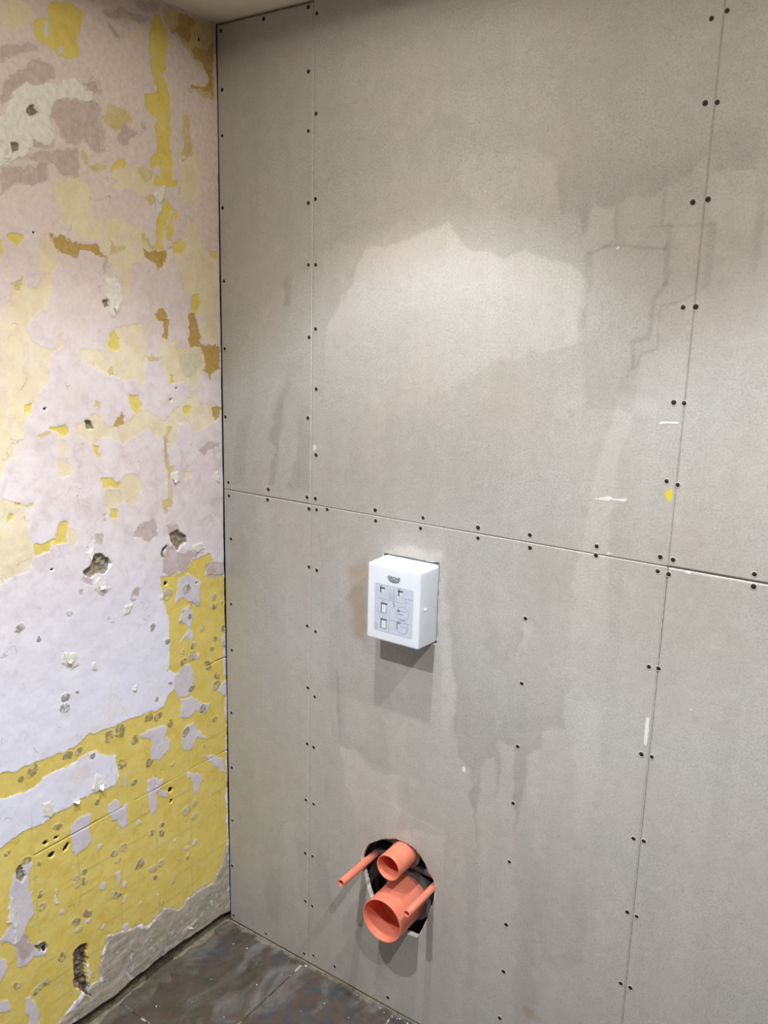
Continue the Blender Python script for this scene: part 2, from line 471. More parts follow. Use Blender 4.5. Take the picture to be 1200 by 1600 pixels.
BOARD_MARKS = [  # pale upper arches paint the downlight scallop into the board colour
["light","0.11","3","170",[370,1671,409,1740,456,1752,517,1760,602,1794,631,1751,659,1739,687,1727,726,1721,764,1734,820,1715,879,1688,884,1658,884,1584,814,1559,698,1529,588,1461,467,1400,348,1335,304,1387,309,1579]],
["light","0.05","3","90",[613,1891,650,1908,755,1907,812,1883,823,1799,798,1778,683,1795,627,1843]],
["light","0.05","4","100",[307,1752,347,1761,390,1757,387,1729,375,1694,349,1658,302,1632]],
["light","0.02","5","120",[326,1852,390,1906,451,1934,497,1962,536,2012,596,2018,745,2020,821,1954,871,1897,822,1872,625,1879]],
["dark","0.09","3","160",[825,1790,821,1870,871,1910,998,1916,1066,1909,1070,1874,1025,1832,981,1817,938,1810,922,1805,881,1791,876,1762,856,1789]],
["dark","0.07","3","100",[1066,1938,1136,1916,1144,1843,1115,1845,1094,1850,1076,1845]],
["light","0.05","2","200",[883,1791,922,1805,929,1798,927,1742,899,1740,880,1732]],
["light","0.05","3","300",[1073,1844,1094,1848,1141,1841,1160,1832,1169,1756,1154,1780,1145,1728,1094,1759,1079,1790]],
["line","-0.08","3","2",[929,1801,931,1744,910,1738]],
["line","-0.08","3","2",[1005,1819,1006,1769]],
["line","-0.09","7","2",[1017,1766,1021,1674]],
["line","-0.09","5","2",[1021,1674,1007,1652,999,1587,976,1579,978,1536]],
["line","-0.08","2","1.5",[1088,1672,1058,1655,1018,1639,1015,1616,1014,1570,992,1560,984,1536]],
["line","-0.07","9","3",[1086,1763,1088,1674]],
["line","-0.07","2","2",[989,1768,1091,1764]],
["line","-0.1","2","2",[884,1728,910,1736,945,1737,1016,1732]],
["line","-0.06","7","3",[1155,1821,1156,1739,1156,1697]],
["line","-0.07","10","4",[885,1722,883,1652,882,1580]],
["dark","0.05","5","999",[973,1576,991,1570,991,1492,967,1491,965,1552]],
["dark","0.05","4","60",[966,1637,1066,1640,1049,1596,990,1552,953,1463,900,1459,886,1592]],
["light","0.07","3","300",[955,1463,983,1454,961,1362,965,1246,970,1090,975,915,926,901,903,1076,906,1207,919,1275,935,1394]],
["light","0.05","8","999",[918,912,980,930,986,788,971,576,951,582,927,768]],
["dark","0.11","3","200",[648,1020,677,713,708,694,729,521,733,717,758,740,772,642,778,775,800,774,823,588,837,737,865,830,911,846,904,1025,849,1064,772,980,725,1064]],
["dark","0.05","5","999",[712,710,733,717,739,556,743,372,745,163,726,153,706,543]],
["dark","0.05","5","999",[799,781,840,794,864,605,874,341,895,163,840,133,830,442]],
["light","0.09","5","999",[618,1124,634,1113,650,965,669,770,698,698,686,686,653,720,635,774,620,958]],
["light","0.14","8","999",[472,1132,540,1152,617,1148,634,1113,613,1116,482,1122]],
["rust","0.5","8","999",[382,1074,432,1102,435,914,398,917,382,1007]],
["rust","0.25","6","999",[272,203,284,209,285,90,271,83]],
["light","0.09","2","90",[369,632,401,634,452,614,502,605,529,618,534,476,442,423,400,507]],
["dark","0.05","3","30",[304,788,361,755,373,638,419,632,464,620,508,619,488,729,415,817]],
["line","-0.08","4","3",[353,816,362,708,367,644]],
["dark","0.12","3","120",[220,1725,227,1722,209,1631,190,1631,201,1699]],
["dark","0.1","3","999",[267,1571,214,1528,186,1435,150,1359,144,1338,167,1317,151,1233,167,1230,180,1318,192,1399,224,1480,262,1530]],
["dark","0.08","4","999",[257,1474,243,1396,215,1263,206,1229,272,1226,268,1482]],
["dark","0.07","5","999",[103,1451,60,1397,47,1358,28,1217,70,1220,79,1338,102,1385]],
["light","0.06","4","999",[156,1442,179,1477,156,1389,138,1341,142,1403]],
["dark","0.05","8","999",[27,1178,75,1177,71,993,23,984]],
["light","0.04","4","999",[106,1173,166,1174,156,1072,125,1003]],
["light","0.05","4","999",[190,356,236,402,232,322,249,184,313,47,271,26,217,225]],
["dark","0.06","5","999",[317,545,336,552,331,491,320,482]],
["dark","0.05","6","999",[128,244,185,267,176,76,127,72]],
["dark","0.06","4","999",[299,402,330,309,351,194,311,175,300,296]],
["light","0.04","4","60",[431,106,508,55,581,50,463,-5]],
["dark","0.06","4","70",[862,575,969,604,981,452,981,363,943,329,894,320,868,429]],
["rust","0.5","4","999",[867,183,889,192,900,179,909,171,892,162,877,166]],
["dark","0.05","6","60",[642,1128,666,955,642,949,632,1099]],
["dark","0.04","4","80",[725,1064,781,1062,807,989,761,937,733,971]],
["light","0.07","3","999",[799,1043,825,1026,822,986,807,989,812,923,804,921]],
["dark","0.05","4","60",[565,488,647,512,660,414,652,395,636,396,600,454]],
["light","0.07","3","120",[539,478,650,518,658,406,636,399,600,454,574,467]],
["line","0.07","2","1.5",[438,546,646,520]],
["line","-0.04","3","3",[300,1141,312,947]],
["chip","1","1","999",[1060,912,1065,914,1065,891,1064,860,1061,860,1059,889]],
["chip","1","1","999",[931,1301,954,1307,968,1305,952,1301]],
["chip","1","1","999",[960,1304,989,1307,984,1303]],
["chip","1","1","999",[932,1734,938,1735,937,1731]],
["chip","1","1","999",[1032,1447,1064,1450,1064,1448,1032,1445]],
["chip","0.8","1","999",[1091,1198,1110,1198,1108,1193]],
["chip","0.8","1","999",[689,690,696,693,697,681,689,679]],
["chip","0.8","1","999",[1134,951,1138,952,1138,947]],
["chip","0.7","1","999",[963,1208,975,1204,961,1203]],
["chip","0.7","1","999",[278,1334,287,1336,287,1326,280,1320]],
["lemon","1","1","999",[1055,1330,1064,1336,1066,1321,1062,1314,1055,1322]]]
SCREWS = {"UL":[[14,2212],[15,2094],[13,2000],[11,1848],[12,1688],[11,1535],[10,1376],[17,1218],[258,2217],[259,2098],[260,1985],[261,1844],[262,1719],[265,1568],[263,1393],[262,1214],[138,2215],[145,1217]],"UM":[[280,2202],[280,2016],[280,1851],[282,1719],[283,1586],[286,1458],[287,1313],[286,1214],[450,1211],[570,1212],[698,1211],[809,1214],[941,1214],[1056,1214],[1053,2066],[1056,1946],[1052,1800],[1053,1637],[1053,1482],[1054,1348]],"UR":[[1075,2073],[1074,1945],[1075,1803],[1073,1638],[1070,1482],[1073,1344],[1078,1213],[1210,1212]],"LL":[[143,1192],[268,1188],[269,1052],[265,908],[268,754],[267,609],[264,458],[263,311],[264,176],[261,21],[131,18],[18,1185],[23,1078],[20,910],[20,788],[16,616],[14,461],[13,307],[10,170],[13,19]],"LM":[[290,1189],[320,1194],[292,1048],[290,900],[289,737],[287,606],[288,456],[286,312],[287,172],[292,31],[452,1188],[565,1189],[699,1190],[811,1189],[941,1197],[1054,1188],[1055,1010],[1057,839],[1058,666],[1060,509],[1061,350],[811,1047],[812,912],[812,776],[810,649],[810,514],[812,365],[813,250],[811,131],[360,33],[520,28]],"LR":[[1073,1186],[1072,1011],[1076,840],[1077,668],[1078,508],[1080,350],[1211,1191]]}
PIPE_HOLE = [[448,404],[455,413],[469,425],[488,438],[511,449],[533,457],[549,456],[574,453],[593,441],[608,425],[618,406],[632,393],[636,375],[634,344],[625,316],[618,287],[606,255],[596,230],[563,226],[518,226],[464,275],[455,296],[440,341],[434,368],[439,386]]


# ------------------------------------------------------------------ materials of the shell
def mat_left_wall():
    t = NT('stripped_plaster')
    co = t.co()
    nf = t.noise(420, 3, .6, co); nm = t.noise(90, 5, .6, co); nl = t.noise(9, 4, .6, co); nx = t.noise(26, 6, .65, co, .6)
    rag = t.math('ADD', t.math('MULTIPLY', t.math('SUBTRACT', nf, .5), 9), t.math('ADD', t.math('MULTIPLY', t.math('SUBTRACT', nm, .5), 34.0), t.math('MULTIPLY', t.math('SUBTRACT', nx, .5), 26.0)))
    rag = t.math('MAXIMUM', t.math('MINIMUM', rag, 9.0), -9.0)
    base = t.ramp(nx, [(.30, srgb(212, 199, 200)), (.5, srgb(228, 218, 221)), (.72, srgb(236, 230, 234))])
    # big zones: warm light high on the wall put into a browner tone, whiter skim below
    sep = t.n('ShaderNodeSeparateXYZ'); t.t.links.new(co, sep.inputs[0])
    hz = t.ss(t.math('ADD', sep.outputs[2], t.math('MULTIPLY', t.math('SUBTRACT', nl, .5), .7)), 1.25, 2.0)
    brown = t.ramp(nm, [(.3, srgb(214, 198, 190)), (.7, srgb(232, 218, 211))])
    low = t.ramp(nx, [(.3, srgb(228, 230, 248)), (.7, srgb(238, 240, 254))])
    base = t.mix(t.ss(sep.outputs[2], 1.25, .8), base, low)
    base = t.mix(hz, base, brown)
    sm = t.ss(t.noise(6, 7, .72, co, 1.0), .56, .70)
    base = t.mix(t.math('MULTIPLY', sm, .55), base, srgb(228, 214, 178))
    sg = t.ss(t.noise(15, 7, .75, co, .6), .58, .68)
    base = t.mix(t.math('MULTIPLY', sg, .30), base, srgb(200, 188, 186))
    col = base; hgt = t.math('MULTIPLY', nx, .6)
    hgt = t.math('ADD', hgt, t.math('MULTIPLY', nm, .08))
    wave = t.n('ShaderNodeTexWave', wave_type='BANDS'); wave.inputs['Scale'].default_value = 42; wave.inputs['Distortion'].default_value = 6
    wave.inputs['Detail'].default_value = 2; t.t.links.new(co, wave.inputs['Vector'])
    L = {
      'C': (t.ramp(nx, [(.3, srgb(222, 208, 166)), (.65, srgb(236, 226, 188))]), 2.6, -.5, .8),
      'D': (t.ramp(nm, [(.3, srgb(198, 180, 112)), (.7, srgb(216, 200, 142))]), .8, -.7, .9),
      'O': (t.ramp(nm, [(.3, srgb(176, 146, 82)), (.7, srgb(198, 170, 108))]), .5, -.7, 1.0),
      'Y': (t.ramp(nx, [(.25, srgb(214, 190, 88)), (.5, srgb(226, 206, 112)), (.75, srgb(230, 214, 134))]), .35, -1.1, 1.0),
      'E': (t.ramp(nm, [(.3, srgb(196, 190, 158)), (.7, srgb(218, 212, 184))]), 1.2, .2, .85),
      'P': (t.ramp(nx, [(.3, srgb(206, 200, 208)), (.7, srgb(224, 219, 226))]), .35, .1, 1.0),
      'B': (t.ramp(nm, [(.25, srgb(170, 153, 147)), (.7, srgb(200, 184, 178))]), 2.2, -.6, .8),
      'W': (t.ramp(nm, [(.3, srgb(214, 212, 200)), (.6, srgb(236, 234, 226))]), .4, .9, 1.0),
      'G': (t.ramp(nm, [(.3, srgb(120, 112, 94)), (.7, srgb(160, 152, 134))]), .4, -2.5, 1.0),
      'M': (t.ramp(nx, [(.32, srgb(138, 132, 112)), (.5, srgb(172, 165, 148)), (.68, srgb(196, 186, 182))]), 4.5, .3, .95),
      'A': (t.ramp(wave.outputs[1], [(.35, srgb(132, 126, 104)), (.55, srgb(190, 186, 170))]), .5, 1.3, .8),
      'T': (srgb(160, 150, 88), 3.2, -.05, .5),
      'N': (t.ramp(nm, [(.3, srgb(72, 66, 54)), (.7, srgb(104, 97, 82))]), .8, -1.2, 1.0),
      'H': (t.ramp(nm, [(.3, srgb(88, 76, 60)), (.6, srgb(140, 122, 104)), (.8, srgb(196, 186, 170))]), .5, -3.0, 1.0),
      'K': (srgb(44, 38, 30), .4, -3.0, 1.0)}
    for k in 'CDOYTEPBWGMANHK':
        c, wid, dh, amt = L[k]
        f = 1.0 if k in 'KT' else (.5 if k == 'A' else 1.0)
        sd = t.math('ADD', t.attr('d_'+k), t.math('MULTIPLY', rag, {'K': .04, 'T': .1, 'A': .12, 'W': .45, 'G': .35, 'H': .3, 'P': .35, 'Y': .4, 'N': .2}.get(k, .75)))
        mk = t.math('MULTIPLY', t.ss(sd, -wid, wid), amt)
        if k == 'M': mk = t.math('MULTIPLY', t.ss(t.math('ADD', sd, t.math('MULTIPLY', t.math('SUBTRACT', nx, .5), 60)), -9, 6), t.ss(t.attr('d_M'), -9.8, -6.5))
        if k == 'A': mk = t.math('MULTIPLY', mk, t.ss(nm, .36, .52))
        if k == 'T': mk = t.math('MULTIPLY', mk, t.math('MULTIPLY', t.ss(nl, .38, .62), t.ss(nx, .32, .62)))
        if k in 'CDBE': mk = t.math('MULTIPLY', mk, t.ss(t.noise(17, 6, .7, co, .4), .30, .52, .45, 1.0))   # thin, half scraped coats
        if k in 'YCD':                                    # small flecks where the paint is scuffed through
            mk = t.math('MULTIPLY', mk, t.ss(t.noise(38, 8, .75, co), .66, .61))
        col = t.mix(mk, col, c)
        hgt = t.math('ADD', hgt, t.math('MULTIPLY', mk, dh))
    col = t.mix(.30, col, t.ramp(t.noise(150, 6, .7, co), [(.25, (.62, .6, .58)), (.48, (1, 1, 1))]), 'MULTIPLY')
    # sparse scratches and chips
    vo = t.n('ShaderNodeTexVoronoi', feature='DISTANCE_TO_EDGE'); vo.inputs['Scale'].default_value = 13
    ds = t.n('ShaderNodeVectorMath', operation='ADD'); t.t.links.new(co, ds.inputs[0])
    nv = t.n('ShaderNodeTexNoise'); nv.inputs['Scale'].default_value = 30; t.t.links.new(co, nv.inputs['Vector'])
    sc = t.n('ShaderNodeVectorMath', operation='SCALE'); t.t.links.new(nv.outputs[1], sc.inputs[0]); sc.inputs[3].default_value = .06
    t.t.links.new(sc.outputs[0], ds.inputs[1]); t.t.links.new(ds.outputs[0], vo.inputs['Vector'])
    crk = t.math('MULTIPLY', t.ss(vo.outputs[0], .010, .002), t.ss(t.noise(14, 3, .5, co), .58, .64))
    col = t.mix(t.math('MULTIPLY', crk, .45), col, srgb(140, 130, 118))
    hgt = t.math('SUBTRACT', hgt, crk)
    return t.out(col, .82, hgt, dist=.0008, strength=.6, spec=.25)

def mat_board():
    t = NT('grey_backer_board'); co = t.co()
    n1 = t.noise(260, 4, .7, co); n2 = t.noise(35, 6, .6, co); n3 = t.noise(5, 4, .55, co)
    drip = t.noise(16, 5, .6, t.co((1, 1, .10)))
    st = t.attr('stain_and_light'); ru = t.attr('rust'); ch = t.attr('chip'); le = t.attr('lemon')
    base = t.ramp(n1, [(.25, srgb(153, 151, 146)), (.5, srgb(178, 177, 172)), (.75, srgb(195, 194, 190))])
    base = t.mix(t.math('MULTIPLY', t.ss(n3, .35, .65), .4), base, srgb(184, 174, 168))
    base = t.mix(t.math('MULTIPLY', t.ss(t.noise(9, 5, .6, co, .8), .45, .7), .35), base, srgb(170, 172, 164))
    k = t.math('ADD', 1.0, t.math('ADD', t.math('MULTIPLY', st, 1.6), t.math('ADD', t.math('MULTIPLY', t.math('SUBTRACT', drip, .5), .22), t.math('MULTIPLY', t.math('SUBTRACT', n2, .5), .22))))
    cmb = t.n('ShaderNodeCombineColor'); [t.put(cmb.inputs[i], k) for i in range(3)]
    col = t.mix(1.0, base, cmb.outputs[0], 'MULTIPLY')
    mott = t.noise(55, 5, .7, co, .7)
    col = t.mix(t.math('MULTIPLY', t.ss(mott, .52, .66), .16), col, srgb(150, 138, 126))
    col = t.mix(t.math('MULTIPLY', t.ss(t.noise(22, 6, .7, co, 1.0), .54, .68), .16), col, srgb(208, 206, 204))
    col = t.mix(t.math('MULTIPLY', ru, .8), col, srgb(158, 132, 98))
    col = t.mix(t.ss(t.math('ADD', ch, t.math('MULTIPLY', t.math('SUBTRACT', n1, .5), .9)), .4, .6), col, srgb(225, 222, 214))
    col = t.mix(t.ss(le, .4, .6), col, srgb(214, 200, 62))
    h = t.math('ADD', t.math('MULTIPLY', n1, .5), t.math('ADD', n2, t.math('MULTIPLY', ch, .8)))
    return t.out(col, t.ss(st, .1, -.1, .78, .6), h, dist=.0006, strength=.6, spec=.3)

M_LEFT = mat_left_wall()
M_BOARD = mat_board()
M_CORE = simple('white_gypsum_core', srgb(222, 221, 214), .9, 180, .25, .001)
M_STUD = simple('dark_backing', srgb(60, 56, 48), .9, 30, .3)
M_CEIL = simple('ceiling_paint', srgb(238, 232, 220), .85, 25, .04, .0004)
M_PLASTER = simple('far_plaster', srgb(84, 82, 80), .85, 12, .08, .0006)

# ------------------------------------------------------------------ wall_left: stripped plaster with real relief
def build_left():
    s = 2.0; U = np.arange(0, 1100+s, s); V = np.arange(0, 2230+s, s); V[-1] = 2230
    uu, vv = np.meshgrid(U, V, indexing='ij'); shp = uu.shape
    wu = uu+fbm(uu/24, vv/24, 1, 5)*9
    wv = vv+fbm(uu/24, vv/24, 5, 5)*9
    keys = 'CDOYTEPBWGMANHK'
    lay = {k: np.full(shp, -10.0) for k in keys}
    def window(lo_u, hi_u, lo_v, hi_v, m=16):
        i0 = max(0, int((lo_u-m)/s)); i1 = min(shp[0], int((hi_u+m)/s)+2); j0 = max(0, int((lo_v-m)/s)); j1 = min(shp[1], int((hi_v+m)/s)+2)
        return (slice(i0, i1), slice(j0, j1)) if i1 > i0 and j1 > j0 else None
    for k, flat in LEFT_PATCHES:
        P = pairs(flat); a = np.array(P, float); wdw = window(a[:, 0].min(), a[:, 0].max(), a[:, 1].min(), a[:, 1].max())
        if wdw is None: continue
        # ragged outline: each patch has its own warp strength
        d = sdf_poly(wu[wdw], wv[wdw], P)
        lay[k][wdw] = np.maximum(lay[k][wdw], np.clip(d, -10, 10))
    for k, u, v, r in LEFT_SPOTS:
        wdw = window(u-r, u+r, v-r, v+r)
        if wdw is None: continue
        q = np.sqrt(((wu[wdw]-u)/1.0)**2+((wv[wdw]-v)/1.0)**2)
        lay[k][wdw] = np.maximum(lay[k][wdw], np.clip(r-q, -10, 10))
    # scored line and faint joints left by the old tiles
    ev = vv-506.5-fbm(uu/60, uu*0, 3, 2)*1.2
    lay['K'] = np.maximum(lay['K'], np.where((uu < 300) | ((uu > 330) & (uu < 560)), .15-np.abs(ev)*.9, -10))
    lay['K'] = np.maximum(lay['K'], .5-dist_line(uu, vv, [(0, 764), (26, 764), (66, 761)]))
    for a, b in (((235, 545), (238, 515)), ((218, 548), (219, 512))):
        lay['K'] = np.maximum(lay['K'], -.1-dist_line(uu, vv, [a, b]))
    for h in (455, 401, 347, 293, 240, 186, 132):
        lay['T'] = np.maximum(lay['T'], 2.6-np.abs(vv-h-fbm(uu/80, uu*0+h, 2, 2)*3)+np.where(vv < 560, 0, -99))
    for q in (130, 239, 348, 456, 560):
        lay['T'] = np.maximum(lay['T'], 1.8-np.abs(uu-q-fbm(vv/80, vv*0+q, 2, 2)*3)+np.where(vv < 600, 0, -99))
    lay['T'] = np.maximum(lay['T'], 1.5-np.abs(vv-562)+np.where(uu < 330, 0, -99))
    # foot of the wall: mortar ledge, then a dark ragged gap above the floor
    foot = 34+fbm(uu/70, uu*0, 8, 3)*13+smooth(uu, 20, 200)*6-10*np.exp(-uu/25)
    lay['N'] = np.maximum(lay['N'], np.clip(foot-vv, -10, 10))
    lay['M'] = np.maximum(lay['M'], np.clip(foot+34+fbm(uu/45, uu*0+4, 6, 3)*16-vv, -10, 10))
    # relief, millimetres out of the wall
    m = {k: smooth(lay[k], -1.2, 1.6) for k in keys}
    rel = fbm(uu/240, vv/240, 21, 3)*3.0+fbm(uu/30, vv/30, 31, 3)*.7-1.5
    rel += -0.9*m['Y']*(1-m['P'])-.4*m['C']-.6*m['O']+1.4*m['W']-.5*m['B']+.7*m['A']*(.4+vnoise(uu/3, vv/3))
    rough = fbm(uu/9, vv/9, 41, 4)
    rel += m['G']*(-6+rough*5)+m['M']*(1-m['N'])*(1.0+fbm(uu/70, vv/14, 44, 3)*1.3)
    rel += m['H']*(-16+rough*15)-7*smooth(lay['K'], -1, 1)
    rel += -20*m['N']*smooth(vv, -2, 4)+m['N']*rough*4
    blk = (uu > 335) & (uu < 420) & (vv < 900)
    x = rel/1000.0
    x[:, 0] = np.minimum(x[:, 0], -.004)
    verts = np.stack([x, -uu/1000, vv/1000], -1).reshape(-1, 3)
    nu, nv = shp; idx = np.arange(nu*nv).reshape(nu, nv)
    f = np.stack([idx[:-1, :-1], idx[:-1, 1:], idx[1:, 1:], idx[1:, :-1]], -1).reshape(-1, 4)
    # slab behind and plain continuation towards the camera
    ex = []; ef = []
    def box(x0, x1, y0, y1, z0, z1):
        b = len(verts)+len(ex); ex.extend([(x0,y0,z0),(x1,y0,z0),(x1,y1,z0),(x0,y1,z0),(x0,y0,z1),(x1,y0,z1),(x1,y1,z1),(x0,y1,z1)])
        ef.extend([[b+i for i in q] for q in ((0,3,2,1),(4,5,6,7),(0,1,5,4),(1,2,6,5),(2,3,7,6),(3,0,4,7))])
    box(-.16, -.06, ROOM_Y, 0.05, 0, H); box(-.16, -.001, ROOM_Y, -1.098, 0, H)
    verts = np.vstack([verts, np.array(ex)]); f = np.vstack([f, np.array(ef)])
    me = mesh_from('wall_left', verts, f)
    for k in keys: put_attr(me, 'd_'+k, np.concatenate([lay[k].ravel(), np.full(len(ex), -10.0)]))
    ns = np.zeros(len(me.polygons), bool); ns[:len(f)-len(ef)] = True
    me.polygons.foreach_set('use_smooth', ns)
    o = new_obj('wall_left', me, M_LEFT); tag(o, kind='structure'); return o
WALL_LEFT = build_left()

# loose curls of plaster and filler still hanging on the wall
M_FLAKE = simple('white_plaster_flake', srgb(232, 229, 224), .85, 120, .08, .0006)
def flake(u, v, w_, h_, lift, seed, rot=0.0):
    rnd = random.Random(seed); n = 22; bm = bmesh.new(); c, s_ = math.cos(rot), math.sin(rot)
    rim = [1+.28*(rnd.random()-.5)*2 for _ in range(n)]
    def P(r, k, back):
        a = 2*math.pi*k/n; rr = r*rim[k % n]; du = rr*math.cos(a)*w_/2; dv = rr*math.sin(a)*h_/2
        x = 1.4+lift*(max(0, -math.sin(a))*r)**1.6+ .5*rnd.random()*r-(1.0 if back else 0)
        return (x/1000, -(u+du*c-dv*s_)/1000, (v+du*s_+dv*c)/1000)
    lay = []
    for back in (False, True):
        rings = [[bm.verts.new(P(r, k, back)) for k in range(n)] for r in (1, .66, .33)]
        mid = bm.verts.new(P(0, 0, back)); lay.append(rings)
        for a, b in zip(rings, rings[1:]):
            for k in range(n): bm.faces.new([a[k], a[(k+1) % n], b[(k+1) % n], b[k]])
        for k in range(n): bm.faces.new([rings[-1][k], rings[-1][(k+1) % n], mid])
    for k in range(n): bm.faces.new([lay[0][0][k], lay[1][0][k], lay[1][0][(k+1) % n], lay[0][0][(k+1) % n]])
    recalc(bm); return obj('plaster_flake', bm, M_FLAKE, WALL_LEFT, smooth=True)
flake(390.8, 589.8, 13.5, 20.0, 7, 3, 0)
flake(453.1, 580.3, 18.0, 8.0, 5, 4, 0.3)
flake(360.7, 1041.3, 18.0, 15.0, 3, 5, 0)
flake(385.4, 1114.2, 6.3, 17.0, 3, 6, 0.3)
flake(295.7, 1624.0, 9.9, 20.0, 3, 7, 0.2)
flake(152.4, 1242.9, 9.9, 12.0, 3, 8, 0)
flake(288.2, 782.1, 6.3, 9.0, 2, 9, 0)
flake(449.5, 902.8, 13.5, 15.0, 2, 10, 0.2)
flake(173.7, 1847.3, 9.0, 20.0, 2, 11, 0.2)
flake(146.7, 69.4, 6.3, 25.0, 3, 12, -0.9)


# ------------------------------------------------------------------ wall_back (battens and backing behind the boards), ceiling, floor
BT = .0125                                   # board thickness
bm = bmesh.new()
ox0, ox1, oz0, oz1 = .40, .68, .15, .50       # opening behind the pipe hole
cx0, cx1, cz0, cz1 = .455, .635, .925, 1.142  # opening behind the cistern access cut-out
X0, X1 = -.1, ROOM_X+.1
y0, y1 = BT+.0005, .16
bx(bm, X0, ox0, y0, y1, 0, H); bx(bm, ox1, X1, y0, y1, 0, H)
bx(bm, ox0, ox1, y0, y1, 0, oz0); bx(bm, ox0, ox1, y0, y1, oz1, cz0); bx(bm, ox0, ox1, y0, y1, cz1, H)
bx(bm, ox0, cx0, y0, y1, cz0, cz1); bx(bm, cx1, ox1, y0, y1, cz0, cz1)
bx(bm, ox0, ox1, y1-.005, y1+.02, oz0, oz1); bx(bm, cx0, cx1, y1-.06, y1+.02, cz0, cz1)
tag(obj('wall_back', bm, M_STUD), kind='structure')

def build_board(key, x0, x1, z0, z1, step, holes, label):
    """one board: gridded face carrying stains and painted scallop light, real cut-outs, sawn edges"""
    nx = max(2, int(round((x1-x0)*1000/step))); nz = max(2, int(round((z1-z0)*1000/step)))
    X = np.linspace(x0*1000, x1*1000, nx+1); Z = np.linspace(z0*1000, z1*1000, nz+1)
    xx, zz = np.meshgrid(X, Z, indexing='ij')
    idx = np.arange(xx.size).reshape(xx.shape)
    f = np.stack([idx[:-1, :-1], idx[1:, :-1], idx[1:, 1:], idx[:-1, 1:]], -1).reshape(-1, 4)
    gx = xx.ravel().copy(); gz = zz.ravel().copy()
    fcx = gx[f].mean(1); fcz = gz[f].mean(1); keep = np.ones(len(f), bool)
    for hp in holes: keep &= ~(sdf_poly(fcx, fcz, hp) > 0)
    dead = f[~keep]; f = f[keep]
    if len(dead):
        bv = np.intersect1d(np.unique(dead), np.unique(f))
        for v in bv:                                             # pull the cut's rim onto the traced outline
            best = None
            for hp in holes:
                for (ax, az), (bx_, bz_) in zip(hp, hp[1:]+hp[:1]):
                    ex, ez = bx_-ax, bz_-az; tt = min(1, max(0, ((gx[v]-ax)*ex+(gz[v]-az)*ez)/(ex*ex+ez*ez+1e-9)))
                    qx, qz = ax+ex*tt, az+ez*tt; dd = (gx[v]-qx)**2+(gz[v]-qz)**2
                    if best is None or dd < best[0]: best = (dd, qx, qz)
            gx[v], gz[v] = best[1]+random.uniform(-.5, .5), best[2]+random.uniform(-.5, .5)
    y = np.zeros_like(gx)
    eu = {}
    for q in f:
        pass
    e = np.concatenate([f[:, [0, 1]], f[:, [1, 2]], f[:, [2, 3]], f[:, [3, 0]]])
    es = np.sort(e, 1); code = es[:, 0].astype(np.int64)*len(gx)+es[:, 1]
    uq, inv, cnt = np.unique(code, return_inverse=True, return_counts=True)
    be = e[cnt[inv] == 1]
    bverts = np.unique(be); remap = np.full(len(gx), -1); 
    used = np.unique(f); rm = np.full(len(gx), -1); rm[used] = np.arange(len(used))
    V = np.stack([gx[used]/1000, y[used], gz[used]/1000], -1)
    nb = len(used); remap[bverts] = nb+np.arange(len(bverts))
    VB = np.stack([gx[bverts]/1000, np.full(len(bverts), BT), gz[bverts]/1000], -1)
    F = rm[f]; side = np.stack([rm[be[:, 1]], rm[be[:, 0]], remap[be[:, 0]], remap[be[:, 1]]], -1)
    me = mesh_from(key, np.vstack([V, VB]), np.vstack([F, side]), np.concatenate([np.zeros(len(F)), np.ones(len(side))]))
    put_all = {}
    wx = gx+fbm(gx/34, gz/34, 2, 5)*15; wz = gz+fbm(gx/34, gz/34, 4, 5)*15
    wx2 = gx+fbm(gx/6, gz/6, 2)*1.2; wz2 = gz+fbm(gx/6, gz/6, 4)*1.2
    st = np.zeros_like(gx); ru = np.zeros_like(gx); ch = np.zeros_like(gx); le = np.zeros_like(gx)
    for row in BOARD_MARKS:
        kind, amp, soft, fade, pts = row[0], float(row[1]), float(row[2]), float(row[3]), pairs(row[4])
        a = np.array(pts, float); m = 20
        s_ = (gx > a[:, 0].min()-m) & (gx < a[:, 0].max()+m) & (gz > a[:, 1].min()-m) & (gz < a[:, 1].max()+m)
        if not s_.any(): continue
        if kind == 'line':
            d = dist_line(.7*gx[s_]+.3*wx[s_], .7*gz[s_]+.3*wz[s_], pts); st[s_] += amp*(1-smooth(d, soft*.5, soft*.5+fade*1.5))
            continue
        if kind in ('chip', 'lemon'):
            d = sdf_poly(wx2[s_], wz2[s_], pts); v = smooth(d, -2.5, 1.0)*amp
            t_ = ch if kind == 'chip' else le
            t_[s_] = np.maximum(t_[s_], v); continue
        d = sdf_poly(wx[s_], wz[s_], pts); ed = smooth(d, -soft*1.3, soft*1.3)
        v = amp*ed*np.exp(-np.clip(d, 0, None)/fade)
        zr = (gz[s_]-a[:, 1].min())/(np.ptp(a[:, 1])+1e-6)          # stains and painted scallop light: crisp on one side, fading on the other
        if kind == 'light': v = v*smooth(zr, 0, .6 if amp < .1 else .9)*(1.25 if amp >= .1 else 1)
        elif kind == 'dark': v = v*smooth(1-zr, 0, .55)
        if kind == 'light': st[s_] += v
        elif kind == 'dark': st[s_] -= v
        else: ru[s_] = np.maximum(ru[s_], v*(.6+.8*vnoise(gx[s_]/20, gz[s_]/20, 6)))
    for hp in holes:                                             # crushed white edge round each cut
        d = -sdf_poly(gx, gz, hp); ch = np.maximum(ch, np.where(d > -3, (1-smooth(d, .5, 4.5))*(.35+.75*vnoise(gx/14, gz/14, 8)), 0))
    for nme, arr in (('stain_and_light', st), ('rust', ru), ('chip', ch), ('lemon', le)):
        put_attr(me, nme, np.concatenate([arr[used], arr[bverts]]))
    o = new_obj('backer_board', me, [M_BOARD, M_CORE])
